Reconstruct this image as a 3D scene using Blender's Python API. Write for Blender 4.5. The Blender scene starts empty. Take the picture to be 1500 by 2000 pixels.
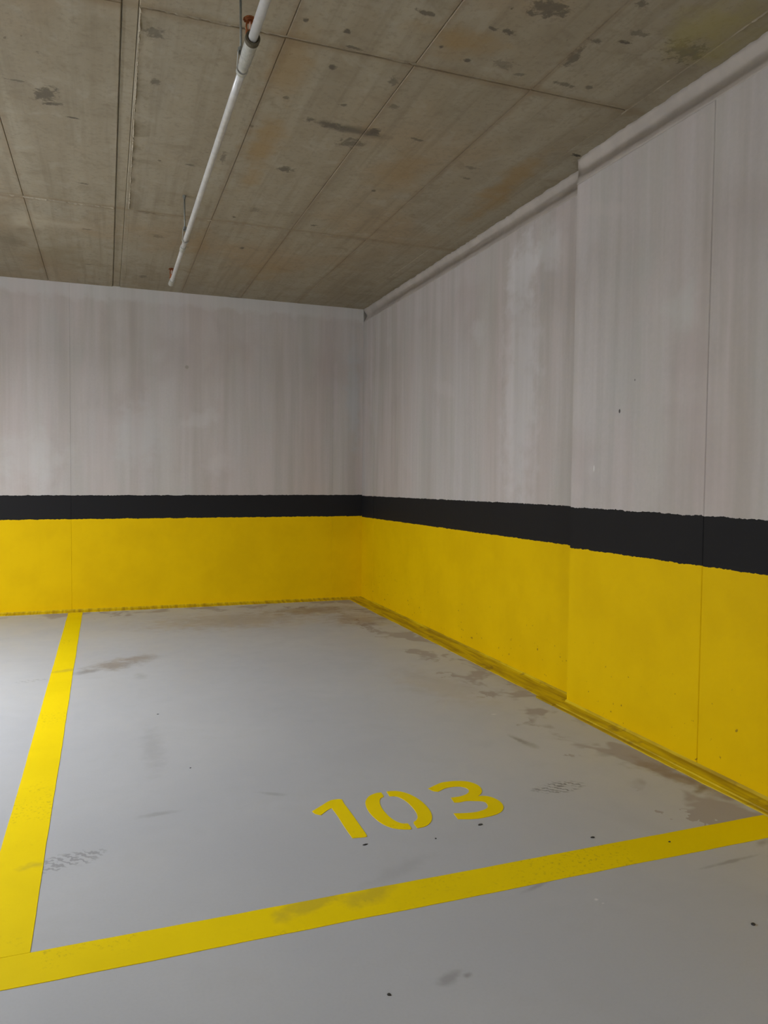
import bpy, bmesh, math, random
from mathutils import Vector, Matrix
random.seed(7)

# ------------------------------------------------------------------ camera, world, exposure
scene = bpy.context.scene
CAM_H = 1.2
YAW, PITCH, ROLL, FPX = 0.350534, -0.043583, 0.010166, 1481.58
FWD = Vector((math.sin(YAW) * math.cos(PITCH), math.cos(YAW) * math.cos(PITCH), math.sin(PITCH)))
R0 = Vector((math.cos(YAW), -math.sin(YAW), 0.0))
U0 = R0.cross(FWD)
RIGHT = math.cos(ROLL) * R0 + math.sin(ROLL) * U0
UP = -math.sin(ROLL) * R0 + math.cos(ROLL) * U0
cam_data = bpy.data.cameras.new('camera')
cam_data.sensor_fit = 'HORIZONTAL'
cam_data.sensor_width = 36.0
cam_data.lens = FPX / 1500.0 * 36.0
cam_data.clip_start = 0.02
cam = bpy.data.objects.new('camera', cam_data)
scene.collection.objects.link(cam)
cam.matrix_world = Matrix((
    (RIGHT.x, UP.x, -FWD.x, 0.0), (RIGHT.y, UP.y, -FWD.y, 0.0),
    (RIGHT.z, UP.z, -FWD.z, CAM_H), (0, 0, 0, 1)))
scene.camera = cam

world = bpy.data.worlds.new('world')
scene.world = world
world.use_nodes = True
world.node_tree.nodes['Background'].inputs[0].default_value = (0.5, 0.5, 0.5, 1)
world.node_tree.nodes['Background'].inputs[1].default_value = 0.0

vs = scene.view_settings
vs.view_transform = 'Standard'
vs.look = 'None'
vs.gamma = 1.0
vs.use_curve_mapping = False
vs.exposure = 0.17

LAMP_STRENGTH = 580.0          # radiance of the lit diffusers

# ------------------------------------------------------------------ measures (metres)
H = 2.874                     # ceiling
WALL_Y = 7.2                  # back wall face
REC_X = 2.40                  # recessed part of the right wall
PRO_X = 2.316                 # proud part of the right wall
STEP_Y = 3.45                 # where the right wall steps forward
X_MIN, Y_MIN = -9.0, -6.0     # far ends of the hall

def ray(px, py):
    return (px - 750.0) * RIGHT - (py - 1000.0) * UP + FPX * FWD
def on_plane_z(px, py, z):
    d = ray(px, py); t = (z - CAM_H) / d.z
    return (d.x * t, d.y * t)
def on_floor(px, py): return on_plane_z(px, py, 0.0)
def on_ceiling(px, py): return on_plane_z(px, py, H)
def on_right(px, py, x):      # -> (y, z)
    d = ray(px, py); t = x / d.x
    return (d.y * t, CAM_H + d.z * t)
def on_back(px, py):          # -> (x, z)
    d = ray(px, py); t = WALL_Y / d.y
    return (d.x * t, CAM_H + d.z * t)

# ------------------------------------------------------------------ node helpers
class Mat:
    def __init__(self, name, rough=0.7, spec=0.3, metallic=0.0):
        self.m = bpy.data.materials.new(name)
        self.m.use_nodes = True
        self.t = self.m.node_tree
        self.b = self.t.nodes['Principled BSDF']
        self.b.inputs['Roughness'].default_value = rough
        self.b.inputs['Specular IOR Level'].default_value = spec
        self.b.inputs['Metallic'].default_value = metallic
        self._pos = None
    def node(self, kind, **kw):
        n = self.t.nodes.new(kind)
        for k, v in kw.items(): setattr(n, k, v)
        return n
    def put(self, sock, v):
        if isinstance(v, bpy.types.NodeSocket): self.t.links.new(v, sock)
        elif isinstance(v, (tuple, list)) and len(v) == 3 and sock.type == 'RGBA': sock.default_value = (*v, 1)
        else: sock.default_value = v
    def pos(self):
        if self._pos is None:
            self._pos = self.node('ShaderNodeNewGeometry').outputs['Position']
        return self._pos
    def xyz(self, v):
        n = self.node('ShaderNodeSeparateXYZ'); self.put(n.inputs[0], v); return n.outputs
    def comb(self, x, y, z):
        n = self.node('ShaderNodeCombineXYZ')
        for i, v in enumerate((x, y, z)): self.put(n.inputs[i], v)
        return n.outputs[0]
    def math(self, op, a, b=0.0, c=None, clamp=False):
        n = self.node('ShaderNodeMath', operation=op, use_clamp=clamp)
        self.put(n.inputs[0], a); self.put(n.inputs[1], b)
        if c is not None: self.put(n.inputs[2], c)
        return n.outputs[0]
    def vmul(self, v, s):
        n = self.node('ShaderNodeVectorMath', operation='MULTIPLY')
        self.put(n.inputs[0], v); self.put(n.inputs[1], s); return n.outputs[0]
    def noise(self, v, scale, detail=3.0, rough=0.55, dist=0.0):
        n = self.node('ShaderNodeTexNoise')
        self.put(n.inputs['Vector'], v)
        n.inputs['Scale'].default_value = scale; n.inputs['Detail'].default_value = min(detail, 3.0)
        n.inputs['Roughness'].default_value = rough; n.inputs['Distortion'].default_value = dist
        return n.outputs[0]
    def ramp(self, v, a, b, lo=0.0, hi=1.0, smooth=True):
        n = self.node('ShaderNodeMapRange')
        if smooth: n.interpolation_type = 'SMOOTHSTEP'
        self.put(n.inputs[0], v)
        for i, q in enumerate((a, b, lo, hi)): self.put(n.inputs[i + 1], q)
        return n.outputs[0]
    def mix(self, fac, a, b, blend='MIX'):
        n = self.node('ShaderNodeMix', data_type='RGBA', blend_type=blend)
        self.put(n.inputs[0], fac); self.put(n.inputs[6], a); self.put(n.inputs[7], b)
        return n.outputs[2]
    def spot(self, flat, prev, cx, cy, rx, ry, ang=0.0, ragged=None, amount=0.9, soft=0.55):
        """mask of a ragged elliptical mark; flat = 2D position vector"""
        n = self.node('ShaderNodeMapping', vector_type='TEXTURE')
        if prev is not None:     # keeps the marks evaluated one after another
            f = self.node('ShaderNodeVectorMath', operation='MULTIPLY_ADD')
            self.put(f.inputs[0], prev); f.inputs[1].default_value = (1e-7, 1e-7, 0); self.put(f.inputs[2], flat); flat = f.outputs[0]
        self.put(n.inputs[0], flat)
        n.inputs[1].default_value = (cx, cy, 0); n.inputs[2].default_value = (0, 0, ang); n.inputs[3].default_value = (rx, ry, 1)
        l = self.node('ShaderNodeVectorMath', operation='LENGTH'); self.put(l.inputs[0], n.outputs[0])
        d = l.outputs['Value']
        if ragged is not None: d = self.math('MULTIPLY_ADD', self.math('SUBTRACT', ragged, 0.5), amount * 2, d)
        return self.ramp(d, 1.0, 1.0 - soft)
    def color(self, c): self.put(self.b.inputs['Base Color'], c)
    def bump(self, h, strength=0.3, dist=0.004):
        n = self.node('ShaderNodeBump'); n.inputs['Strength'].default_value = strength
        n.inputs['Distance'].default_value = dist; self.put(n.inputs['Height'], h)
        self.put(self.b.inputs['Normal'], n.outputs[0])
    def rough(self, v): self.put(self.b.inputs['Roughness'], v)

CONCRETE = (0.475, 0.425, 0.385)
YELLOW_WALL = (0.74, 0.49, 0.0)
YELLOW_FLOOR = (0.77, 0.585, 0.0)
BLACK = (0.0165, 0.0165, 0.018)

# ------------------------------------------------------------------ materials
def wall_material(name, side, part=None):
    m = Mat(name, 0.75, 0.08)
    x, y, z = m.xyz(m.pos())
    u = y if side == 'right' else x
    uz = m.comb(u, z, 0.0)
    # concrete: vertical formwork streaks, cloudy blotches, paler and pinker drifts
    streak = m.noise(m.comb(m.math('MULTIPLY', u, 7.0), m.math('MULTIPLY', z, 0.35), 3.0), 1.0, 4.0, 0.6)
    wide = m.noise(m.comb(m.math('MULTIPLY', u, 1.7), m.math('MULTIPLY', z, 0.25), 11.0), 1.0, 2.0, 0.5)
    cloud = m.noise(m.comb(u, m.math('MULTIPLY', z, 0.8), 7.0), 1.9, 5.0, 0.6, 0.3)
    fine = m.noise(m.pos(), 55.0, 4.0, 0.6)
    col = m.mix(m.ramp(streak, 0.3, 0.7), m.mix(0.5, CONCRETE, (0.41, 0.385, 0.355)), (0.50, 0.468, 0.455))
    col = m.mix(m.math('MULTIPLY', m.ramp(wide, 0.42, 0.72), 0.55), col, (0.50, 0.49, 0.492))
    col = m.mix(m.math('MULTIPLY', m.ramp(cloud, 0.52, 0.72), 0.45), col, (0.41, 0.36, 0.34))
    col = m.mix(m.math('MULTIPLY', m.ramp(cloud, 0.46, 0.28), 0.35), col, (0.44, 0.45, 0.43))
    col = m.mix(m.math('MULTIPLY', m.ramp(fine, 0.35, 0.65), 0.12), col, (0.36, 0.34, 0.32))
    rag = m.noise(uz, 9.0, 4.0, 0.6)
    if side == 'back':
        # pale skim coat along the top, with a ragged lower edge, thickest at the corner
        edge = m.math('ADD', z, m.math('MULTIPLY', m.math('SUBTRACT', rag, 0.5), 0.16))
        top = m.ramp(edge, 2.72, 2.79)
        col = m.mix(m.math('MULTIPLY', top, 0.75), col, (0.54, 0.535, 0.525))
        marks = [(390, 820, 0.25, 0.10, 0.3, (0.56, 0.55, 0.545), 0.5), (430, 905, 0.2, 0.13, 0.6, (0.55, 0.53, 0.525), 0.5),
                 (60, 890, 0.4, 0.3, 0, (0.53, 0.525, 0.51), 0.5), (270, 850, 0.3, 0.4, 0, (0.52, 0.525, 0.52), 0.5),
                 (690, 780, 0.10, 0.7, 0, (0.46, 0.475, 0.485), 0.7), (655, 790, 0.035, 0.6, 0, (0.52, 0.48, 0.485), 0.6),
                 (365, 717, 0.02, 0.02, 0, (0.25, 0.25, 0.2), 0.7)]
        pt = on_back
    else:
        marks = [(935, 650, 0.16, 0.10, 0.4, (0.55, 0.535, 0.53), 0.6), (870, 760, 0.3, 0.08, 0.3, (0.53, 0.50, 0.49), 0.5),
                 (1020, 530, 0.25, 0.28, 0.5, (0.60, 0.59, 0.595), 0.75), (1015, 760, 0.30, 1.1, 0, (0.58, 0.565, 0.57), 0.6),
                 (1075, 480, 0.22, 0.18, 0.4, (0.56, 0.55, 0.55), 0.6), 
                 (1060, 560, 0.03, 0.05, 0, (0.42, 0.40, 0.40), 0.7),
                 (760, 665, 0.12, 0.06, 0, (0.52, 0.50, 0.48), 0.5), (726, 740, 0.06, 0.45, 0, (0.53, 0.49, 0.49), 0.6),
                 (1180, 410, 0.25, 0.05, 0.3, (0.52, 0.48, 0.46), 0.5), (1210, 803, 0.008, 0.012, 0, (0.05, 0.05, 0.05), 1.0),
                 (1240, 742, 0.004, 0.006, 0, (0.08, 0.08, 0.08), 1.0), (1160, 915, 0.006, 0.02, 0, (0.65, 0.65, 0.63), 0.9),
                 (1350, 700, 0.20, 0.16, 0, (0.40, 0.36, 0.34), 0.5), (1330, 600, 0.16, 0.12, 0, (0.53, 0.54, 0.52), 0.4)]
        pt = lambda px, py: on_right(px, py, REC_X if px < 1125 else PRO_X)
    for px, py, rx, ry, a, c, s in marks:
        if part == 'none' or (part == 'rec' and px > 1125) or (part == 'pro' and px < 1125): continue
        cx, cy = pt(px, py)
        big = rx > 0.02
        k = m.spot(uz, col, cx, cy, rx, ry, a, rag if big else None, 0.8, 0.75 if big else 0.4)
        col = m.mix(m.math('MULTIPLY', k, s), col, c)
    # tints and streaks of the vertical shutter boards
    tint = m.noise(m.comb(m.math('MULTIPLY', u, 3.3), m.math('MULTIPLY', z, 0.5), 17.0), 1.0, 3.0, 0.6)
    col = m.mix(m.math('MULTIPLY', m.ramp(tint, 0.5, 0.62), 0.22), col, (0.54, 0.465, 0.455))
    col = m.mix(m.math('MULTIPLY', m.ramp(tint, 0.48, 0.36), 0.22), col, (0.44, 0.445, 0.405))
    line = m.noise(m.comb(m.math('MULTIPLY', u, 13.0), m.math('MULTIPLY', z, 0.22), 23.0), 1.0, 3.0, 0.65)
    gain = m.math('MULTIPLY', m.ramp(line, 0.3, 0.7, 0.965, 1.03, False), m.ramp(streak, 0.3, 0.7, 0.95, 1.04, False))
    col = m.mix(1.0, col, m.comb(gain, gain, gain), 'MULTIPLY')
    # painted bands, hand-masked edges
    wob = m.math('ADD', m.math('MULTIPLY', m.math('SUBTRACT', m.noise(m.comb(u, 0.0, 4.0), 9.0, 3.0), 0.5), 0.020),
                 m.math('MULTIPLY', m.math('SUBTRACT', m.noise(m.comb(u, z, 9.0), 55.0, 2.0), 0.5), 0.014))
    zz = m.math('ADD', z, wob)
    if side == 'right':
        far = m.math('SUBTRACT', 6.8, u)
        top = m.math('MINIMUM', m.math('MULTIPLY_ADD', far, 0.0090, 1.034), 1.061)
        bot = m.math('MULTIPLY_ADD', far, 0.0072, 0.821)
    else:
        far = m.math('ADD', u, 0.86)
        top = m.math('MULTIPLY_ADD', far, 0.004, 1.026)
        bot = m.math('MULTIPLY_ADD', far, 0.0034, 0.816)
    paint_n = m.noise(m.comb(m.math('MULTIPLY', u, 1.2), z, 21.0), 2.6, 4.0, 0.6)
    yel = m.mix(m.ramp(paint_n, 0.35, 0.7), YELLOW_WALL, (0.69, 0.45, 0.0))
    yel = m.mix(m.math('MULTIPLY', m.ramp(streak, 0.55, 0.75), 0.25), yel, (0.76, 0.515, 0.0))
    pits = m.math('MULTIPLY', m.ramp(m.noise(m.pos(), 38.0, 2.0, 0.5), 0.70, 0.74), m.ramp(z, 0.5, 0.15))
    if side == 'right': yel = m.mix(m.math('MULTIPLY', pits, 0.75), yel, (0.18, 0.10, 0.02))
    is_dark = m.math('LESS_THAN', zz, top)
    is_yel = m.math('LESS_THAN', zz, bot)
    col = m.mix(is_dark, col, BLACK)
    col = m.mix(is_yel, col, yel)
    m.color(col)
    m.rough(m.math('SUBTRACT', 0.8, m.math('MULTIPLY', is_dark, 0.22)))
    hgt = m.math('ADD', m.math('MULTIPLY', fine, 0.5), m.noise(m.pos(), 9.0, 3.0))
    m.bump(hgt, 0.18, 0.004)
    return m.m

def ceiling_material(x0=0, x1=0, y0=0, y1=0):
    m = Mat('board_marked_concrete', 0.85, 0.1)
    x, y, z = m.xyz(m.pos())
    flat = m.comb(x, y, 0.0)
    grain = m.noise(m.comb(m.math('MULTIPLY', x, 17.0), m.math('MULTIPLY', y, 0.7), 1.0), 1.0, 4.0, 0.6)
    board = m.noise(m.comb(m.math('MULTIPLY', x, 5.5), m.math('MULTIPLY', y, 0.22), 5.0), 1.0, 2.0, 0.5)
    cloud = m.noise(flat, 1.3, 5.0, 0.6, 0.4)
    cloud2 = m.noise(m.comb(x, y, 13.0), 0.9, 4.0, 0.6)
    fine = m.noise(m.pos(), 42.0, 5.0, 0.65)
    rag = m.noise(flat, 24.0, 6.0, 0.75, 0.4)
    rag2 = m.noise(flat, 5.0, 4.0, 0.6)
    base = m.mix(m.ramp(board, 0.35, 0.65), (0.305, 0.265, 0.195), (0.345, 0.307, 0.232))
    base = m.mix(m.math('MULTIPLY', m.ramp(cloud, 0.5, 0.7), 0.6), base, (0.365, 0.335, 0.265))
    base = m.mix(m.math('MULTIPLY', m.ramp(cloud2, 0.5, 0.68), 0.55), base, (0.33, 0.245, 0.15))
    base = m.mix(m.math('MULTIPLY', m.ramp(grain, 0.48, 0.70), 0.45), base, (0.22, 0.187, 0.135))
    base = m.mix(m.math('MULTIPLY', m.ramp(fine, 0.5, 0.70), 0.40), base, (0.21, 0.18, 0.135))
    mott = m.noise(flat, 6.5, 6.0, 0.7, 0.5)
    base = m.mix(m.math('MULTIPLY', m.ramp(mott, 0.52, 0.70), 0.45), base, (0.225, 0.19, 0.135))
    base = m.mix(m.math('MULTIPLY', m.ramp(mott, 0.46, 0.30), 0.35), base, (0.39, 0.36, 0.29))
    pit = m.math('MULTIPLY', m.ramp(m.noise(m.comb(x, m.math('MULTIPLY', y, 0.8), 3.0), 15.0, 3.0, 0.6), 0.70, 0.745), m.ramp(cloud2, 0.4, 0.6, 0.25, 1.0))
    base = m.mix(m.math('MULTIPLY', pit, 0.7), base, (0.10, 0.085, 0.065))
    ochre, dark = (0.31, 0.205, 0.085), (0.115, 0.10, 0.078)
    marks = [  # px, py, rx, ry, angle, colour, strength
        
        
        (515, 280, 0.10, 0.42, 0, ochre, 0.6), (560, 140, 0.12, 0.35, 0, ochre, 0.5), (490, 350, 0.08, 0.25, 0, ochre, 0.45),
        (900, 80, 0.20, 0.12, 0, ochre, 0.6), (1000, 350, 0.10, 0.6, 0, ochre, 0.6), (780, 340, 0.16, 0.35, 0, ochre, 0.35),
        (520, 530, 0.22, 0.4, 0, ochre, 0.35), (390, 470, 0.10, 0.35, 0, ochre, 0.35), (960, 400, 0.07, 0.5, 0, ochre, 0.5),
        (110, 500, 0.30, 0.40, 0, (0.25, 0.205, 0.13), 0.6), (60, 430, 0.16, 0.28, 0.2, (0.45, 0.40, 0.30), 0.6), (20, 470, 0.14, 0.3, 0, (0.19, 0.16, 0.11), 0.6),
        (135, 440, 0.20, 0.10, 0.1, (0.45, 0.40, 0.31), 0.5),
        (558, 330, 0.055, 0.055, 0.3, dark, 0.85), (690, 255, 0.20, 0.05, 0.1, dark, 0.8), (640, 243, 0.13, 0.035, 0.1, dark, 0.75),
        (725, 258, 0.06, 0.05, 0.4, dark, 0.7), (685, 280, 0.08, 0.06, 0, dark, 0.7),
        (90, 185, 0.055, 0.10, 0.35, dark, 0.8), (105, 203, 0.05, 0.02, -0.2, dark, 0.8), (143, 230, 0.04, 0.012, 0, dark, 0.9), (158, 358, 0.038, 0.014, 0, dark, 0.9),
        (35, 158, 0.06, 0.010, 0, dark, 0.6),
        (300, 62, 0.05, 0.05, 0, dark, 0.65), (300, 160, 0.03, 0.04, 0.3, dark, 0.7), (312, 314, 0.016, 0.018, 0, dark, 0.85),
        (372, 322, 0.03, 0.02, 0, dark, 0.65), (436, 308, 0.018, 0.09, -0.1, dark, 0.6), (490, 246, 0.016, 0.016, 0, dark, 0.7),
        (285, 415, 0.09, 0.03, 0.1, dark, 0.8), (170, 448, 0.045, 0.015, 0, dark, 0.6), (172, 516, 0.04, 0.02, 0, dark, 0.5),
        (308, 462, 0.05, 0.05, 0, dark, 0.45), (278, 540, 0.05, 0.06, 0, dark, 0.5), (455, 582, 0.13, 0.07, 0, dark, 0.8),
        (600, 40, 0.014, 0.014, 0, dark, 0.9), (678, 62, 0.018, 0.018, 0, dark, 0.9), (648, 131, 0.024, 0.03, 0, dark, 0.85), (557, 191, 0.02, 0.02, 0, dark, 0.7),
        (670, 205, 0.02, 0.015, 0, dark, 0.7), (695, 95, 0.045, 0.012, 0.1, dark, 0.8),
        (830, 25, 0.05, 0.018, 0.1, dark, 0.8), (1072, 15, 0.09, 0.07, 0, dark, 0.75), (990, 60, 0.05, 0.02, 0.2, dark, 0.85), (962, 55, 0.03, 0.012, 0.3, dark, 0.8),
        (1340, 100, 0.12, 0.08, 0.2, dark, 0.75), (1120, 112, 0.03, 0.09, -0.1, dark, 0.75), (1160, 80, 0.05, 0.02, 0, dark, 0.7), (1218, 82, 0.035, 0.014, 0, dark, 0.95),
        (1250, 66, 0.05, 0.02, 0, dark, 0.6), (1252, 8, 0.04, 0.02, 0, dark, 0.7), (985, 125, 0.07, 0.04, 0.2, dark, 0.45), (1015, 145, 0.03, 0.02, 0, dark, 0.6),
        (861, 91, 0.014, 0.014, 0, dark, 0.95), (912, 117, 0.018, 0.016, 0, dark, 0.9), (1105, 165, 0.06, 0.02, 0, dark, 0.7), (1150, 170, 0.02, 0.02, 0, dark, 0.7),
        (770, 160, 0.03, 0.04, 0, dark, 0.6), (728, 256, 0.04, 0.03, 0, dark, 0.8), (818, 273, 0.05, 0.015, 0.2, dark, 0.7), (768, 208, 0.03, 0.03, 0, dark, 0.5),
        (1125, 303, 0.05, 0.018, 0.1, (0.04, 0.035, 0.03), 0.9), (920, 327, 0.05, 0.02, 0, dark, 0.5), (910, 348, 0.03, 0.015, 0, dark, 0.6),
        (457, 424, 0.02, 0.02, 0, dark, 0.85), (473, 484, 0.02, 0.03, 0, dark, 0.8), (500, 410, 0.05, 0.05, 0, dark, 0.45), (612, 440, 0.03, 0.02, 0, dark, 0.8),
        (730, 372, 0.014, 0.02, 0, dark, 0.8), (1400, 60, 0.25, 0.22, 0, (0.33, 0.285, 0.10), 0.6),
    ]
    for px, py, rx, ry, a, c, s in marks:
        cx, cy = on_ceiling(px, py)
        reach = 1.6 * max(rx, ry)
        if cx + reach < x0 or cx - reach > x1 or cy + reach < y0 or cy - reach > y1: continue
        big = max(rx, ry) > 0.15
        k = m.spot(flat, base, cx, cy, rx * (1.15 if big else 0.95), ry * (1.15 if big else 0.95), a, rag2 if big else rag, 1.0 if big else 1.5, 0.95 if big else 0.6)
        base = m.mix(m.math('MULTIPLY', k, s), base, c)
    # rust-brown bleeding along the board joints
    for yy in (2.92, 5.11):
        if yy < y0 - 0.1 or yy > y1 + 0.1: continue
        k = m.ramp(m.math('ADD', m.math('ABSOLUTE', m.math('SUBTRACT', y, yy)), m.math('MULTIPLY', m.math('SUBTRACT', rag2, 0.5), 0.10)), 0.05, 0.0)
        base = m.mix(m.math('MULTIPLY', k, 0.5), base, (0.22, 0.165, 0.10))
    for xx in (0.65, 1.18, 1.72, -0.46):
        if xx < x0 - 0.1 or xx > x1 + 0.1: continue
        k = m.ramp(m.math('ADD', m.math('ABSOLUTE', m.math('SUBTRACT', x, xx)), m.math('MULTIPLY', m.math('SUBTRACT', rag2, 0.5), 0.07)), 0.03, 0.0)
        base = m.mix(m.math('MULTIPLY', k, 0.4), base, (0.23, 0.17, 0.11))
    m.color(base)
    hgt = m.math('ADD', m.math('MULTIPLY', grain, 0.6), m.math('MULTIPLY', fine, 0.5))
    hgt = m.math('SUBTRACT', hgt, pit)
    m.bump(hgt, 0.35, 0.004)
    return m.m

def floor_material():
    m = Mat('grey_floor_coating', 0.5, 0.35)
    x, y, z = m.xyz(m.pos())
    flat = m.comb(x, y, 0.0)
    cloud = m.noise(flat, 0.8, 4.0, 0.55)
    blot = m.noise(flat, 3.2, 5.0, 0.62, 0.3)
    fine = m.noise(flat, 110.0, 3.0, 0.6)
    rag = m.noise(flat, 11.0, 5.0, 0.65)
    streak = m.noise(m.comb(m.math('MULTIPLY', x, 1.0), m.math('MULTIPLY', y, 9.0), 0.0), 1.0, 4.0)
    col = m.mix(m.ramp(cloud, 0.35, 0.65), (0.394, 0.410, 0.437), (0.424, 0.438, 0.456))
    col = m.mix(m.math('MULTIPLY', m.ramp(blot, 0.5, 0.75), 0.22), col, (0.36, 0.355, 0.35))
    col = m.mix(m.math('MULTIPLY', m.ramp(fine, 0.4, 0.7), 0.10), col, (0.33, 0.33, 0.33))
    # brown dirt swept up in ragged patches beside the walls
    near = m.math('MINIMUM', m.math('SUBTRACT', 7.12, y), m.math('SUBTRACT', 2.24, x))
    patch = m.noise(flat, 2.6, 3.0, 0.65, 0.4)
    dust = m.math('MULTIPLY', m.ramp(patch, 0.50, 0.58), m.math('LESS_THAN', m.math('MULTIPLY_ADD', m.math('SUBTRACT', rag, 0.5), 0.5, near), 0.28))
    col = m.mix(m.math('MULTIPLY', dust, 0.5), col, (0.24, 0.175, 0.12))
    grey, brown, pale = (0.19, 0.185, 0.18), (0.24, 0.20, 0.165), (0.62, 0.62, 0.61)
    marks = [(610, 1192, 0.55, 0.22, 0.02, (0.20, 0.135, 0.09), 0.7), (700, 1210, 0.30, 0.35, 0, (0.23, 0.165, 0.115), 0.6),
             (220, 1300, 0.19, 0.14, 0.35, (0.22, 0.195, 0.175), 0.75), (270, 1287, 0.18, 0.12, 0.4, brown, 0.65), (170, 1312, 0.13, 0.05, 0.2, grey, 0.6),
             (275, 1320, 0.05, 0.08, 0, grey, 0.25), (300, 1460, 0.06, 0.35, 0, grey, 0.22), (460, 1212, 0.9, 0.4, 0, (0.30, 0.24, 0.175), 0.55),
             (310, 1590, 0.10, 0.02, 0.1, grey, 0.35), (530, 1550, 0.07, 0.015, -0.6, grey, 0.35), (880, 1910, 0.05, 0.022, 0.35, grey, 0.5), (912, 1905, 0.02, 0.012, 0.3, grey, 0.6),
             (1025, 1450, 0.03, 0.12, 0.15, (0.22, 0.20, 0.17), 0.5), (1010, 1444, 0.02, 0.06, 0.15, grey, 0.6),
             (1330, 1520, 0.06, 0.30, 0.2, (0.22, 0.155, 0.10), 0.7), (1290, 1500, 0.10, 0.10, 0, (0.25, 0.20, 0.15), 0.5), (1370, 1540, 0.09, 0.02, 0.5, (0.15, 0.12, 0.09), 0.7),
             (1180, 1475, 0.05, 0.03, 0, grey, 0.3), (1425, 1683, 0.15, 0.010, 0.05, grey, 0.55), (1490, 1645, 0.05, 0.02, 0.4, grey, 0.5),
             (1050, 1730, 0.08, 0.010, 0.3, grey, 0.45), (1165, 1757, 0.010, 0.007, 0.3, pale, 0.9), (1178, 1764, 0.008, 0.005, 0.3, pale, 0.8),
             (965, 1395, 0.018, 0.008, 0, pale, 0.8),
             (780, 1700, 0.18, 0.04, 0.4, grey, 0.18), (860, 1340, 0.25, 0.5, 0.2, (0.34, 0.30, 0.25), 0.35), (1000, 1330, 0.10, 0.5, 0, (0.28, 0.22, 0.16), 0.45)]
    for px, py, rx, ry, a, c, s in marks:
        cx, cy = on_floor(px, py)
        k = m.spot(flat, col, cx, cy, rx * 1.1, ry * 1.25, a, rag, 0.85, 0.9)
        col = m.mix(m.math('MULTIPLY', k, s), col, c)
    # tyre-tread prints
    for px, py, rx, ry, a, sc, dk in ((1090, 1538, 0.125, 0.055, 0.05, 85.0, 0.8), (130, 1682, 0.13, 0.06, 0.25, 75.0, 0.45), (60, 1330, 0.10, 0.04, 0.2, 60.0, 0.25)):
        cx, cy = on_floor(px, py)
        k = m.spot(flat, col, cx, cy, rx, ry, a, rag, 0.7, 0.35)
        w = m.node('ShaderNodeTexWave', wave_type='BANDS', bands_direction='DIAGONAL')
        m.put(w.inputs['Vector'], flat); w.inputs['Scale'].default_value = sc * 0.22; w.inputs['Distortion'].default_value = 7.0
        w.inputs['Detail'].default_value = 3.0; w.inputs['Detail Scale'].default_value = 2.5
        k = m.math('MULTIPLY', m.math('MULTIPLY', k, m.ramp(w.outputs[1], 0.5, 0.8)), m.ramp(rag, 0.30, 0.46))
        col = m.mix(m.math('MULTIPLY', k, dk), col, (0.12, 0.12, 0.12))
    m.color(col)
    m.rough(m.math('ADD', m.math('MULTIPLY', dust, 0.25), m.ramp(blot, 0.3, 0.7, 0.42, 0.56)))
    m.bump(m.math('ADD', fine, m.math('MULTIPLY', blot, 0.6)), 0.08, 0.002)
    return m.m

def floor_paint(name, base):
    m = Mat(name, 0.6, 0.1)
    x, y, z = m.xyz(m.pos())
    flat = m.comb(x, y, 0.0)
    n = m.noise(flat, 2.0, 4.0, 0.6)
    speck = m.noise(flat, 70.0, 4.0, 0.7)
    where = m.noise(flat, 2.3, 3.0, 0.6)
    col = m.mix(m.math('MULTIPLY', m.ramp(n, 0.4, 0.7), 0.4), base, tuple(c * 0.86 for c in base))
    k = m.math('MULTIPLY', m.ramp(speck, 0.55, 0.66), m.ramp(where, 0.5, 0.66))
    col = m.mix(m.math('MULTIPLY', k, 0.45), col, (0.26, 0.20, 0.03))
    rag = m.noise(flat, 12.0, 4.0, 0.6)
    for px, py, rx, ry, a in ((130, 1310, 0.10, 0.05, 0.2), (70, 1690, 0.07, 0.03, 0.3), (600, 1770, 0.16, 0.05, 0.4), (720, 1750, 0.10, 0.06, 0.3)):
        cx, cy = on_floor(px, py)
        col = m.mix(m.math('MULTIPLY', m.spot(flat, col, cx, cy, rx, ry, a, rag, 1.0, 0.8), 0.4), col, (0.30, 0.24, 0.04))
    m.color(col)
    m.bump(speck, 0.08, 0.001)
    return m.m

def skirting_material():
    m = Mat('dirty_yellow_skirting_paint', 0.6, 0.25)
    x, y, z = m.xyz(m.pos())
    along = m.noise(m.comb(m.math('MULTIPLY', x, 24.0), m.math('MULTIPLY', y, 1.8), 0.0), 1.0, 5.0, 0.65)
    rag = m.noise(m.pos(), 9.0, 5.0, 0.65)
    col = m.mix(m.ramp(along, 0.36, 0.66), (0.60, 0.44, 0.002), (0.34, 0.225, 0.004))
    col = m.mix(m.math('MULTIPLY', m.ramp(rag, 0.56, 0.72), 0.6), col, (0.19, 0.12, 0.02))
    m.color(col)
    m.bump(along, 0.3, 0.003)
    return m.m

def plain(name, color, rough=0.6, metallic=0.0, var=0.15, scale=12.0, spec=0.3):
    m = Mat(name, rough, spec, metallic)
    n = m.noise(m.pos(), scale, 4.0, 0.6)
    m.color(m.mix(m.ramp(n, 0.3, 0.7), color, tuple(c * (1 - var) for c in color)))
    return m.m

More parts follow.
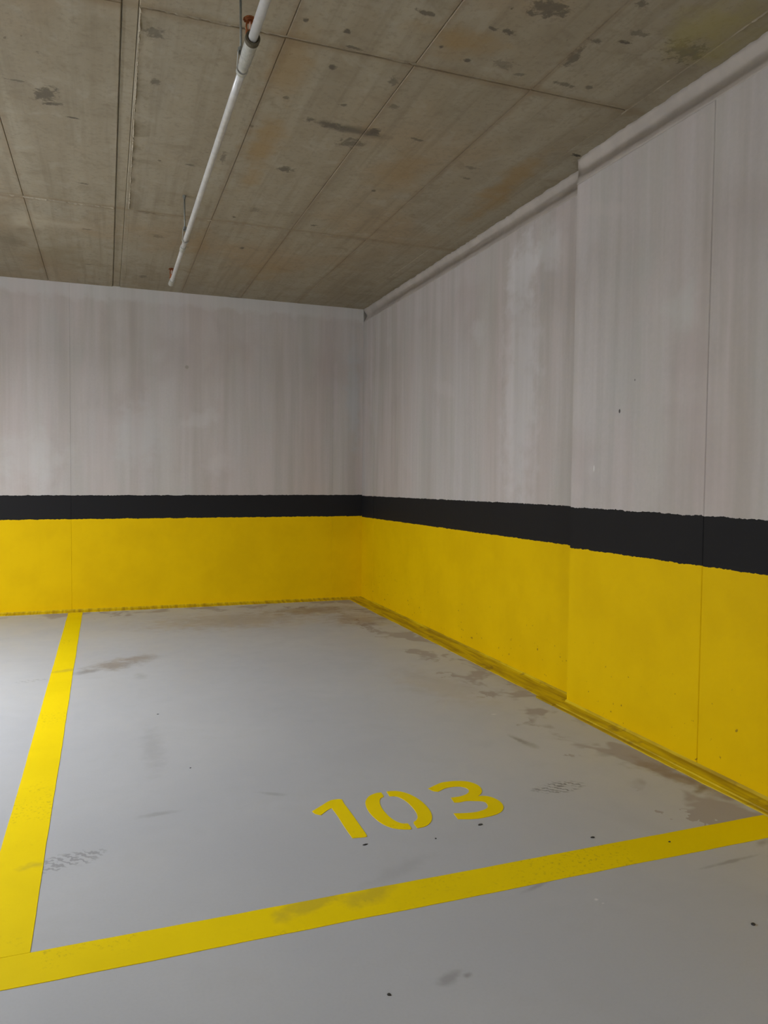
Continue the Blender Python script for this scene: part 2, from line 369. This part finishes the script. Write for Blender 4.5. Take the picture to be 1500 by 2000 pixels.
M_BACK = wall_material('painted_concrete_of_back_wall', 'back')
M_RIGHT = wall_material('painted_concrete_of_side_wall', 'right', 'none')
M_REC = wall_material('painted_concrete_of_recessed_panel', 'right', 'rec')
M_PRO = wall_material('painted_concrete_of_forward_panel', 'right', 'pro')
M_CEIL = ceiling_material()
M_FLOOR = floor_material()
M_LINE = floor_paint('yellow_floor_paint', YELLOW_FLOOR)
M_SKIRT = skirting_material()
M_TRIM = plain('mortar_trim', (0.46, 0.42, 0.38), 0.8, 0, 0.14, 7.0, 0.15)
M_PIPE = plain('pale_galvanised_steel', (0.60, 0.605, 0.60), 0.45, 0.35, 0.12, 30.0, 0.5)
M_FIT = plain('dull_galvanised_fitting', (0.47, 0.48, 0.45), 0.5, 0.35, 0.22, 45.0, 0.4)
M_DARK = plain('dark_fitting_lip', (0.10, 0.088, 0.06), 0.6, 0.2, 0.3, 60.0)
M_ROD = plain('zinc_hanger_steel', (0.25, 0.265, 0.25), 0.5, 0.5, 0.25, 60.0)
M_COPPER = plain('rusty_bronze', (0.30, 0.095, 0.03), 0.5, 0.4, 0.35, 120.0)
M_BULB = plain('pale_bulb', (0.65, 0.45, 0.38), 0.2, 0.0, 0.05)
M_HOUSING = plain('grey_lamp_housing', (0.42, 0.42, 0.42), 0.5, 0.0, 0.05)
M_CRUMB = plain('dark_grit', (0.045, 0.043, 0.04), 0.8, 0.0, 0.3, 200.0)
mm = Mat('lit_diffuser', 0.4)
mm.put(mm.b.inputs['Base Color'], (0.9, 0.9, 0.9))
mm.put(mm.b.inputs['Emission Color'], (0.965, 0.985, 1.03))
mm.b.inputs['Emission Strength'].default_value = LAMP_STRENGTH
M_LAMP = mm.m

# ------------------------------------------------------------------ mesh helpers
def link(name, me, mat, parent=None):
    o = bpy.data.objects.new(name, me)
    scene.collection.objects.link(o)
    if mat: me.materials.append(mat)
    if parent: o.parent = parent
    return o
def build(name, verts, faces, mat, parent=None, smooth=False):
    me = bpy.data.meshes.new(name)
    me.from_pydata([tuple(v) for v in verts], [], faces)
    bm = bmesh.new(); bm.from_mesh(me)
    bmesh.ops.recalc_face_normals(bm, faces=bm.faces); bm.to_mesh(me); bm.free()
    if smooth:
        for p in me.polygons: p.use_smooth = True
    me.update()
    return link(name, me, mat, parent)
def empty(name, loc):
    o = bpy.data.objects.new(name, None); scene.collection.objects.link(o); o.location = loc
    return o
def under(parent, o):          # parent an object built in world coordinates, keeping its place
    o.parent = parent; o.matrix_parent_inverse = Matrix.Translation(-Vector(parent.location)); return o
def tag(o, label, cat, group=None):
    o['label'] = label; o['category'] = cat
    if group: o['group'] = group
    return o
def struct(o, label=None):
    o['kind'] = 'structure'
    if label: o['label'] = label
    return o
BOX_F = [(0, 1, 2, 3), (7, 6, 5, 4), (0, 4, 5, 1), (1, 5, 6, 2), (2, 6, 7, 3), (3, 7, 4, 0)]
def box_v(a, b):
    (x0, y0, z0), (x1, y1, z1) = a, b
    return [(x0, y0, z0), (x1, y0, z0), (x1, y1, z0), (x0, y1, z0), (x0, y0, z1), (x1, y0, z1), (x1, y1, z1), (x0, y1, z1)]
def box(name, a, b, mat, parent=None): return build(name, box_v(a, b), BOX_F, mat, parent)
def slab(name, u0, u1, v0, v1, face, depth, cham, place, mat, parent):
    """panel with a chamfered face; place(u, v, d) gives the point, d = depth behind the face"""
    c = cham
    V = [place(u0 + c, v0 + c, 0), place(u1 - c, v0 + c, 0), place(u1 - c, v1 - c, 0), place(u0 + c, v1 - c, 0),
         place(u0, v0, c), place(u1, v0, c), place(u1, v1, c), place(u0, v1, c),
         place(u0, v0, depth), place(u1, v0, depth), place(u1, v1, depth), place(u0, v1, depth)]
    F = [(0, 1, 2, 3), (8, 9, 10, 11)]
    for i in range(4):
        j = (i + 1) % 4
        F += [(i, j, 4 + j, 4 + i), (4 + i, 4 + j, 8 + j, 8 + i)]
    return build('x', V, F, mat, parent) if name is None else build(name, V, F, mat, parent)
def sweep(name, rings, mat, parent=None, caps=True, closed=True, smooth=False):
    n = len(rings[0]); V = [p for r in rings for p in r]; F = []
    for i in range(len(rings) - 1):
        for j in range(n if closed else n - 1):
            k = (j + 1) % n
            F.append((i * n + j, i * n + k, (i + 1) * n + k, (i + 1) * n + j))
    if caps: F += [tuple(range(n)), tuple((len(rings) - 1) * n + j for j in range(n))]
    return build(name, V, F, mat, parent, smooth)
def tube(name, pts, radii, mat, parent=None, seg=20, smooth=True):
    pts = [Vector(p) for p in pts]
    if not isinstance(radii, (list, tuple)): radii = [radii] * len(pts)
    rings = []; ref = None
    for i, p in enumerate(pts):
        d = (pts[min(i + 1, len(pts) - 1)] - pts[max(i - 1, 0)]).normalized()
        if ref is None:
            ref = Vector((0, 0, 1)) if abs(d.z) < 0.9 else Vector((1, 0, 0))
        s = d.cross(ref).normalized(); ref = s.cross(d).normalized()
        rings.append([p + radii[i] * (math.cos(a) * s + math.sin(a) * ref) for a in [2 * math.pi * k / seg for k in range(seg)]])
    o = sweep(name, rings, mat, parent, smooth=False)
    if smooth:
        for pl in o.data.polygons: pl.use_smooth = len(pl.vertices) == 4
    return o
def lathe_y(name, prof, cx, cz, mat, parent=None, seg=24):
    """profile of (y, radius) turned about an axis along y; sharp rings stay sharp"""
    rings = [[(cx + r * math.cos(a), y, cz + r * math.sin(a)) for a in [2 * math.pi * k / seg for k in range(seg)]] for y, r in prof]
    return sweep(name, rings, mat, parent)
def lathe_z(name, prof, cx, cy, mat, parent=None, seg=20):
    rings = [[(cx + r * math.cos(a), cy + r * math.sin(a), z) for a in [2 * math.pi * k / seg for k in range(seg)]] for z, r in prof]
    return sweep(name, rings, mat, parent)

# ------------------------------------------------------------------ the setting
floor = struct(box('floor', (X_MIN - 0.2, Y_MIN - 0.2, -0.2), (REC_X + 0.25, WALL_Y + 0.25, 0.0), M_FLOOR), 'grey coated garage floor with dust and tyre marks')
ceiling = struct(box('ceiling', (X_MIN - 0.2, Y_MIN - 0.2, H + 0.016), (REC_X + 0.25, WALL_Y + 0.25, H + 0.25), M_CEIL), 'bare concrete ceiling with formwork board marks')
wall_back = struct(box('wall_back', (X_MIN - 0.2, WALL_Y + 0.03, 0.0), (REC_X + 0.25, WALL_Y + 0.25, H + 0.016), M_BACK), 'back concrete wall with black and yellow painted bands')
wall_right = struct(box('wall_right', (REC_X + 0.03, Y_MIN - 0.2, 0.0), (REC_X + 0.25, WALL_Y + 0.03, H + 0.016), M_RIGHT), 'side concrete wall with a step and black and yellow painted bands')
wall_left = struct(box('wall_left', (X_MIN - 0.2, Y_MIN - 0.2, 0.0), (X_MIN, WALL_Y + 0.03, H + 0.016), M_RIGHT), 'far side concrete wall of the garage')
wall_front = struct(box('wall_front', (X_MIN, Y_MIN - 0.2, 0.0), (REC_X + 0.03, Y_MIN, H + 0.016), M_BACK), 'concrete wall at the far end of the garage')

# wall panels between the casting joints
bx = [X_MIN, -7.43, -5.05, -2.67, -0.295, 2.087, REC_X]
for a, b in zip(bx, bx[1:]):
    d = random.uniform(-0.0003, 0.0003)
    slab('wall_panel', a + 0.0002, b - 0.0002, 0.0, H + 0.01, 0, 0.03 - d, 0.0014, lambda u, v, q: (u, WALL_Y + d + q, v), M_BACK, wall_back)
for a, b, fx in ((6.855, WALL_Y, REC_X - 0.003), (STEP_Y - 0.05, 6.855, REC_X), (2.485, STEP_Y, PRO_X), (0.105, 2.485, PRO_X + 0.0003), (-2.275, 0.105, PRO_X), (Y_MIN, -2.275, PRO_X + 0.001)):
    e = 0.006 if b == STEP_Y else 0.0008
    slab('wall_panel', a + 0.0002, b - 0.0002, 0.0, 2.745, 0, REC_X + 0.03 - fx, e, lambda u, v, q: (fx + q, u, v), M_REC if fx > 2.35 else M_PRO, wall_right)

# ceiling formwork boards
cols = [(-2.02, -1.50), (-1.50, -0.98), (-0.98, -0.46), (-0.46, 0.058), (0.058, 0.118), (0.118, 0.65), (0.65, 1.18), (1.18, 1.72), (1.72, 2.215), (2.215, REC_X + 0.01)]
rows = [(-1.46, 0.73), (0.73, 2.92), (2.92, 5.11), (5.11, WALL_Y + 0.01)]
for ri, (y0, y1) in enumerate(rows):
    for ci, (x0, x1) in enumerate(cols):
        if ci in (4, 9) and ri: continue
        gx0 = 0.0035 if ci == 4 else 0.0008
        yy0, yy1 = (y0, y1)
        if ci in (4, 9): yy0, yy1 = -1.46, WALL_Y + 0.01
        dz = random.uniform(-0.0015, 0.0015) + (0.006 if ci == 4 else 0.0)
        jx = random.uniform(-0.012, 0.012) if ri in (1, 3) and 4 < ci < 8 else 0.0
        slab('ceiling_panel', x0 + gx0, x1 - 0.0008, yy0 + 0.002, yy1 - 0.002, 0, 0.02 - dz, 0.0028, lambda u, v, q: (u, v, H + dz + q), ceiling_material(x0, x1, yy0, yy1) if yy1 > 1.5 and x1 > -1.0 else M_CEIL, ceiling)

# ragged concrete fins squeezed out between the boards
def fin(p0, p1, w, h, gaps=0.2, step=0.012):
    p0, p1 = Vector(p0), Vector(p1); L = (p1 - p0).length; d = (p1 - p0) / L; s = Vector((-d.y, d.x))
    n = int(L / step); rings = []
    hh = 0.5
    for i in range(n + 1):
        c = p0 + d * (L * i / n)
        hh = min(1.0, max(0.05, hh + random.uniform(-0.4, 0.4)))
        k = hh if random.random() > gaps else 0.1
        off = random.uniform(-0.15, 0.15) * w
        rings.append([(c.x - s.x * w / 2, c.y - s.y * w / 2, H + 0.003), (c.x + s.x * off, c.y + s.y * off, H - h * k), (c.x + s.x * w / 2, c.y + s.y * w / 2, H + 0.003)])
    return sweep('concrete_fin', rings, M_CEIL, ceiling)
fin((0.124, 2.92), (0.141, 5.08), 0.012, 0.016, 0.15)
fin((0.141, 5.14), (0.160, 7.15), 0.009, 0.004, 0.4)
fin((0.12, 2.915), (2.20, 2.905), 0.010, 0.005, 0.35)
fin((-0.55, 5.105), (0.05, 5.115), 0.016, 0.008, 0.3)
fin((0.15, 5.125), (2.2, 5.115), 0.010, 0.005, 0.4)
fin((2.213, 1.2), (2.213, 2.95), 0.010, 0.007, 0.3)

# mortar bead along the top of the right wall, stepping with it
PROF = [(0.0, 2.745), (-0.004, 2.757), (-0.014, 2.775), (-0.023, 2.793), (-0.0275, 2.810), (-0.0255, 2.821), (-0.014, 2.838), (-0.002, 2.857), (0.004, 2.878)]  # hollow added to the bead to deepen the band of the pipe's shadow
def top_trim(name, face, ya, yb, bulge=1.0):
    n = int(abs(yb - ya) / 0.03); rings = []; w = 0.0
    for i in range(n + 1):
        y = ya + (yb - ya) * i / n
        w = 0.8 * w + random.uniform(-0.0016, 0.0016)
        r = [(face + 0.03, y, 2.74)]
        for k, (dx, z) in enumerate(PROF):
            jit = w if k < 7 else w * 1.5 + random.uniform(-0.005, 0.005)
            fl = min(1.0, max(0.3, abs(y - STEP_Y) / 0.06)) if face == PRO_X else 1.0     # the hollow runs out at the step
            r.append((face - (dx * bulge * fl + jit if k else 0.0), y, z))
        r.append((face + 0.03, y, 2.878)); rings.append(r)
    o = sweep(name, rings, M_TRIM)
    for p in o.data.polygons: p.use_smooth = len(p.vertices) == 4
    return struct(o, 'mortar bead between side wall and ceiling, hollow added to deepen a shadow band')
top_trim('trim_1', REC_X, WALL_Y, STEP_Y - 0.04)
top_trim('trim_2', PRO_X, STEP_Y, Y_MIN)

# painted skirting strips at the foot of the walls
def skirting(name, prof, pts, inward, parent=None, jit=0.003):
    """prof = (distance from wall, height); pts = wall line points; inward = unit vector into the room"""
    rings = []; w = 0.0
    for x, y, lip in pts:
        w = 0.7 * w + random.uniform(-jit, jit)
        r = [(x - inward[0] * 0.01, y - inward[1] * 0.01, 0.0)]
        for k, (d, z) in enumerate(prof):
            dd = d * lip + (w if k >= len(prof) - 2 else 0.0)
            r.append((x + inward[0] * dd, y + inward[1] * dd, z))
        r[0] = (r[0][0], r[0][1], -0.002); rings.append(r)
    o = sweep(name, rings, M_SKIRT, parent)
    return o
rec_pts = [(REC_X, STEP_Y - 0.02 + (WALL_Y - STEP_Y + 0.02) * i / 90, 1.0) for i in range(91)]
base_r = struct(skirting('baseboard_right', [(0.0, 0.022), (0.006, 0.012), (0.02, 0.008), (0.08, 0.0055), (0.146, 0.003), (0.149, -0.002)], rec_pts, (-1, 0)), 'dirty yellow painted skirting strip at foot of side wall')
near_pts = [(PRO_X, STEP_Y + 0.001 - (STEP_Y - Y_MIN) * i / 180, 1.0) for i in range(181)]
under(base_r, skirting('skirting_strip', [(0.0, 0.026), (0.007, 0.015), (0.03, 0.012), (0.058, 0.0105), (0.066, 0.010), (0.069, 0.0045), (0.074, 0.0052), (0.090, 0.004), (0.093, -0.002)], near_pts, (-1, 0)))
# the strip's outer lip runs past the step
lip = [(PRO_X - 0.060, STEP_Y - 0.01), (PRO_X - 0.093, STEP_Y - 0.01), (PRO_X - 0.094, 3.60), (PRO_X - 0.088, 3.612), (PRO_X - 0.01, 3.60), (PRO_X + 0.05, 3.50), (PRO_X + 0.05, STEP_Y - 0.01)]
under(base_r, build('skirting_lip', [(x, y, 0.0) for x, y in lip] + [(x, y, 0.0082) for x, y in lip],
      [tuple(range(7)), tuple(range(7, 14))] + [(i, (i + 1) % 7, 7 + (i + 1) % 7, 7 + i) for i in range(7)], M_SKIRT))
back_pts = [(REC_X - 0.0 - (REC_X - X_MIN) * i / 240, WALL_Y, 1.0) for i in range(241)]
struct(skirting('baseboard_back', [(0.0, 0.020), (0.006, 0.012), (0.02, 0.008), (0.05, 0.005), (0.073, 0.003), (0.076, -0.002)], back_pts, (0, -1)), 'yellow painted skirting strip at foot of back wall')

# ------------------------------------------------------------------ floor markings
def paint_strip(name, pts_a, pts_b, mat, label, cat):
    """thin paint film between two edge polylines"""
    n = len(pts_a); V = []
    for (ax, ay), (b_x, b_y) in zip(pts_a, pts_b):
        V += [(ax, ay, -0.001), (ax, ay, 0.0014), (b_x, b_y, 0.0014), (b_x, b_y, -0.001)]
    rings = [V[4 * i:4 * i + 4] for i in range(n)]
    return tag(sweep(name, rings, mat), label, cat)
def wav(n, amp):
    out = []; w = 0.0
    for _ in range(n):
        w = 0.8 * w + random.uniform(-amp, amp); out.append(w)
    return out
N = 90
wa, wb = wav(N + 1, 0.0009), wav(N + 1, 0.0009)
ys = [2.047 + (7.128 - 2.047) * i / N for i in range(N + 1)]
paint_strip('bay_divider_line', [(-0.324 + wa[i], y) for i, y in enumerate(ys)], [(-0.188 - 0.018 * ((y - 2.05) / 5.0) + wb[i], y) for i, y in enumerate(ys)], M_LINE,
            'yellow painted line on floor running up to the back wall', 'floor line')
N = 120
wa, wb = wav(N + 1, 0.0009), wav(N + 1, 0.0009)
xs = [-3.2 + (2.224 + 3.2) * i / N for i in range(N + 1)]
paint_strip('bay_front_line', [(x, 1.914 + wa[i]) for i, x in enumerate(xs)], [(x, 2.046 + 0.006 * (x / 2.2) + wb[i]) for i, x in enumerate(xs)], M_LINE,
            'long yellow painted line on floor across the open end of the bay', 'floor line')

ONE = ((600, 1550, 130 / 1500), [(110, 405), (330, 270), (460, 190), (560, 150), (700, 130), (785, 138), (830, 230), (930, 360), (1060, 540), (1200, 740), (1340, 945), (1310, 985), (1020, 1010), (830, 740), (680, 500), (550, 330), (460, 375), (310, 490), (180, 460)])
ZERO_A = ((700, 1530, 160 / 1500), [(415, 172), (320, 185), (210, 230), (150, 290), (128, 360), (150, 450), (220, 560), (330, 665), (440, 745), (560, 800), (680, 832), (800, 845), (945, 848), (970, 825), (905, 738), (800, 738), (690, 700), (590, 635), (500, 550), (430, 460), (392, 370), (395, 300), (420, 268), (462, 240)])
ZERO_B = ((700, 1530, 160 / 1500), [(515, 155), (620, 145), (740, 150), (870, 180), (1000, 235), (1130, 315), (1240, 415), (1320, 520), (1348, 620), (1330, 700), (1270, 765), (1180, 805), (1080, 825), (1010, 725), (1060, 680), (1083, 620), (1060, 540), (1000, 455), (920, 370), (820, 295), (720, 250), (640, 240), (570, 242)])
THREE = ((820, 1510, 180 / 1500), [(135, 255), (240, 205), (350, 160), (500, 137), (640, 132), (770, 140), (880, 170), (965, 215), (1005, 270), (1005, 320), (965, 365), (935, 380), (1060, 375), (1180, 400), (1290, 455), (1350, 520), (1358, 580), (1320, 635), (1230, 680), (1100, 715), (950, 742), (800, 752), (620, 752), (550, 660), (740, 655), (900, 640), (1030, 605), (1095, 570), (1105, 530), (1070, 480), (1000, 460), (860, 455), (740, 458), (650, 478), (560, 482), (505, 405), (640, 385), (750, 350), (795, 310), (790, 270), (740, 240), (640, 222), (520, 228), (400, 255), (300, 305), (220, 295)])
def outline(src):
    (ox, oy, s), pts = src
    P = [Vector(on_floor(ox + x * s, oy + y * s)) for x, y in pts]
    n = len(P); out = []
    def corner(i):
        a = (P[i] - P[i - 1]).normalized(); b = (P[(i + 1) % n] - P[i]).normalized()
        return a.dot(b) < math.cos(math.radians(48))
    for i in range(n):
        p0, p1, p2, p3 = P[i - 1], P[i], P[(i + 1) % n], P[(i + 2) % n]
        if corner(i): p0 = 2 * p1 - p2
        if corner((i + 1) % n): p3 = 2 * p2 - p1
        for t in (0.0, 0.25, 0.5, 0.75):
            out.append(0.5 * ((2 * p1) + (p2 - p0) * t + (2 * p0 - 5 * p1 + 4 * p2 - p3) * t * t + (3 * p1 - p0 - 3 * p2 + p3) * t ** 3))
    return out
def painted(name, srcs, parent):
    V, F = [], []
    for s in srcs:
        o = outline(s); n = len(o); b = len(V)
        V += [(p.x, p.y, -0.001) for p in o] + [(p.x, p.y, 0.0014) for p in o]
        F += [tuple(b + i for i in range(n)), tuple(b + n + i for i in range(n))]
        F += [(b + i, b + (i + 1) % n, b + n + (i + 1) % n, b + n + i) for i in range(n)]
    return under(parent, build(name, V, F, M_LINE))
num = tag(empty('bay_number', (1.05, 2.45, 0.0)), 'stencilled yellow number 103 painted on the grey floor', 'bay number')
painted('digit', [ONE], num)['label'] = 'digit one'
painted('digit', [ZERO_A, ZERO_B], num)['label'] = 'digit zero split by two stencil gaps'
painted('digit', [THREE], num)['label'] = 'digit three'

# ------------------------------------------------------------------ sprinkler pipe
PX, PZ, PR = 0.449, 2.612, 0.0150
pipe = tag(empty('sprinkler_pipe', (PX, 2.6, PZ)), 'pale steel sprinkler pipe hung under the concrete ceiling', 'pipe')
def run(y0, y1, r, name='pipe_length'):
    n = 8
    return under(pipe, tube(name, [(PX, y0 + (y1 - y0) * i / n, PZ) for i in range(n + 1)], r, M_PIPE, None, 24))
run(Y_MIN, 2.56, PR)
run(2.66, 4.90, PR * 0.93)
run(4.88, 5.80, PR * 0.88)
tee = under(pipe, lathe_y('tee_fitting', [(2.505, 0.0170), (2.505, 0.0230), (2.52, 0.0230), (2.524, 0.0215), (2.60, 0.0215), (2.602, 0.0195), (2.606, 0.0195), (2.608, 0.0208), (2.655, 0.0202), (2.665, 0.0185), (2.690, 0.0180), (2.692, 0.014)], PX, PZ, M_FIT))
lathe_y('lip_ring', [(2.500, 0.0152), (2.496, 0.0185), (2.499, 0.0240), (2.518, 0.0240), (2.520, 0.0220)], PX, PZ, M_DARK, tee)
tee2 = under(pipe, lathe_y('coupling', [(4.86, 0.013), (4.86, 0.0172), (4.92, 0.0172), (4.925, 0.0155), (4.95, 0.0155), (4.95, 0.012)], PX, PZ, M_FIT))
end = under(pipe, lathe_y('end_fitting', [(5.70, 0.013), (5.70, 0.0172), (5.79, 0.0172), (5.80, 0.019), (5.825, 0.019), (5.835, 0.015), (5.84, 0.005)], PX, PZ, M_FIT))
def sprinkler(y):
    e = empty('sprinkler_head', (PX, y, PZ)); e.parent = pipe; e.matrix_parent_inverse = Matrix.Translation(-Vector(pipe.location))
    def sub(o): o.parent = e; o.matrix_parent_inverse = Matrix.Translation(-Vector((PX, y, PZ))); return o
    z = PZ
    sub(lathe_z('threaded_base', [(z + 0.012, 0.016), (z + 0.030, 0.016), (z + 0.031, 0.012), (z + 0.040, 0.012), (z + 0.041, 0.0145), (z + 0.048, 0.0145), (z + 0.050, 0.009)], PX, y, M_COPPER, None, 16))
    for s in (-1, 1):
        sub(tube('frame_arm', [(PX + s * 0.009, y, z + 0.048), (PX + s * 0.012, y, z + 0.062), (PX + s * 0.010, y, z + 0.076), (PX + s * 0.003, y, z + 0.087)], [0.0034, 0.003, 0.003, 0.0034], M_COPPER, None, 8))
    sub(tube('glass_bulb', [(PX, y, z + 0.049), (PX, y, z + 0.056), (PX, y, z + 0.072), (PX, y, z + 0.080)], [0.0018, 0.0034, 0.0034, 0.0015], M_BULB, None, 10))
    # deflector: slightly dished disc with notched rim
    seg = 36; V = []; F = []
    for zi, (zz, rr) in enumerate(((z + 0.086, 0.006), (z + 0.089, 0.017), (z + 0.085, 0.0225), (z + 0.087, 0.0225), (z + 0.092, 0.017), (z + 0.093, 0.006))):
        for k in range(seg):
            r = rr * (0.86 if k % 3 == 0 and rr > 0.02 else 1.0); a = 2 * math.pi * k / seg
            V.append((PX + r * math.cos(a), y + r * math.sin(a), zz))
    for i in range(5):
        for k in range(seg):
            F.append((i * seg + k, i * seg + (k + 1) % seg, (i + 1) * seg + (k + 1) % seg, (i + 1) * seg + k))
    F += [tuple(range(seg)), tuple(5 * seg + k for k in range(seg))]
    sub(build('deflector', V, F, M_COPPER))
sprinkler(2.555)
sprinkler(5.75)

def hanger(y, label):
    t = tag(empty('pipe_hanger', (PX, y, H)), label, 'pipe hanger', 'hangers of the sprinkler pipe')
    zt = PZ + 0.066
    under(t, tube('rod', [(PX - 0.006, y, H + 0.01), (PX - 0.003, y, zt - 0.014)], 0.0042, M_ROD, None, 10))
    under(t, lathe_z('ceiling_anchor', [(H + 0.004, 0.010), (H - 0.012, 0.010), (H - 0.013, 0.0065), (H - 0.022, 0.0065)], PX - 0.006, y, M_ROD, None, 6))
    under(t, lathe_z('nut', [(zt + 0.012, 0.006), (zt + 0.011, 0.011), (zt + 0.001, 0.011), (zt, 0.014), (zt - 0.004, 0.014), (zt - 0.005, 0.008), (zt - 0.014, 0.007)], PX - 0.003, y, M_ROD, None, 6))
    # teardrop strap around the pipe
    rr = PR + 0.0035; pts = []
    pts.append((0.005, zt - PZ)); pts.append((0.014, zt - PZ - 0.004))
    a0 = math.radians(25)
    for k in range(25):
        a = a0 - (math.pi + 2 * a0) * k / 24
        pts.append((rr * math.cos(a), rr * math.sin(a)))
    pts += [(-0.014, zt - PZ - 0.004), (-0.005, zt - PZ)]
    rings = []
    for i, (x, z) in enumerate(pts):
        pa, pb = pts[max(i - 1, 0)], pts[min(i + 1, len(pts) - 1)]
        dx, dz = pb[0] - pa[0], pb[1] - pa[1]; L = math.hypot(dx, dz); nx, nz = -dz / L, dx / L
        h = 0.0011; w = 0.009
        rings.append([(PX + x + nx * h, y - w, PZ + z + nz * h), (PX + x + nx * h, y + w, PZ + z + nz * h), (PX + x - nx * h, y + w, PZ + z - nz * h), (PX + x - nx * h, y - w, PZ + z - nz * h)])
    under(t, sweep('strap_loop', rings, M_FIT))
hanger(2.71, 'steel rod and teardrop loop holding pipe beside the thick tee fitting')
hanger(4.73, 'steel rod and loop holding the thin far length of sprinkler pipe')

# ------------------------------------------------------------------ lamps (outside the picture, where the light comes from)
def lamp(where, x, y, z, along_y, label, L=1.25):
    t = tag(empty('ceiling_light_%s_offscreen' % where, (x, y, H)), label, 'ceiling light', 'tube lights under the garage ceiling')
    def q(u, v, w): return (x + v, y + u, z + w) if along_y else (x + u, y + v, z + w)
    h = L / 2
    prof = [(-0.048, 0.0), (-0.048, 0.03), (-0.036, 0.05), (0.036, 0.05), (0.048, 0.03), (0.048, 0.0)]
    under(t, sweep('housing', [[q(u, v, w) for v, w in prof] for u in (-h, h)], M_HOUSING))
    arc = [(-0.045, 0.0), (-0.040, -0.020), (0.040, -0.020), (0.045, 0.0)]
    under(t, sweep('diffuser_%s_offscreen' % where, [[q(u, v, w - 0.001) for v, w in arc] for u in (-h + 0.02, h - 0.02)], M_LAMP))
    for s in (-1, 1):
        cap = [(-0.051, 0.03), (-0.051, -0.012), (-0.044, -0.023), (0.044, -0.023), (0.051, -0.012), (0.051, 0.03)]
        under(t, sweep('end_cap', [[q(s * (h - 0.019), v, w) for v, w in cap], [q(s * (h + 0.012), v, w) for v, w in cap]], M_HOUSING))
        a, b = q(s * h * 0.6 - 0.004, -0.004, 0.047), q(s * h * 0.6 + 0.004, 0.004, H - z + 0.012)
        under(t, box('suspension_rod', tuple(map(min, a, b)), tuple(map(max, a, b)), M_HOUSING))
lamp('left', -2.7, 4.1, 2.31, True, 'lit tube light over the bay left of the yellow dividing line')
lamp('lane', -0.6, -4.6, 2.30, False, 'lit tube light across the driving lane of the garage')

# ------------------------------------------------------------------ grit on the floor
def crumb(px, py, r, stretch=1.0, ang=0.0, label=None):
    x, y = on_floor(px, py)
    V = []; seg = 7
    ring = [random.uniform(0.7, 1.15) for _ in range(seg)]
    for zz, k in ((-0.0005, 0.9), (r * 0.3, 1.0), (r * 0.6, 0.6)):
        for i in range(seg):
            a = 2 * math.pi * i / seg; u = r * ring[i] * k * math.cos(a) * stretch; v = r * ring[i] * k * math.sin(a)
            V.append((u * math.cos(ang) - v * math.sin(ang), u * math.sin(ang) + v * math.cos(ang), zz))
    F = [tuple(range(seg)), tuple(2 * seg + i for i in range(seg))]
    for j in range(2):
        F += [(j * seg + i, j * seg + (i + 1) % seg, (j + 1) * seg + (i + 1) % seg, (j + 1) * seg + i) for i in range(seg)]
    o = build('grit_crumb', V, F, M_CRUMB); o.location = (x, y, 0.0012 if 1.92 < y < 2.04 else 0.0)
    tag(o, label, 'grit', 'dark grit on the floor')
crumb(1471, 1806, 0.0065, 1.2, 0.4, 'dark crumb of grit lying alone on floor outside the front line')
crumb(760, 1943, 0.005, 1.0, 0.0, 'small dark crumb on floor outside the front line, near a grey smudge')
crumb(938, 1611, 0.0048, 2.4, 0.1, 'dark flat sliver on floor below the digit three')
crumb(1157, 1636, 0.0055, 1.7, 0.0, 'dark crumb on floor just inside the front line')
crumb(851, 1638, 0.0035, 1.0, 0.0, 'tiny dark crumb on floor below the gap between zero and three')
crumb(713, 1650, 0.004, 2.6, 0.2, 'thin dark sliver on floor below the foot of the digit one')
crumb(308, 1395, 0.003, 2.0, 0.0, 'dark sliver in the middle of the bay nearer the dividing line')
crumb(372, 1500, 0.003, 1.2, 0.5, 'dark crumb in the middle of the bay, closer to the number')
crumb(1308, 1645, 0.004, 1.4, 0.2, 'dark crumb on the yellow front line')
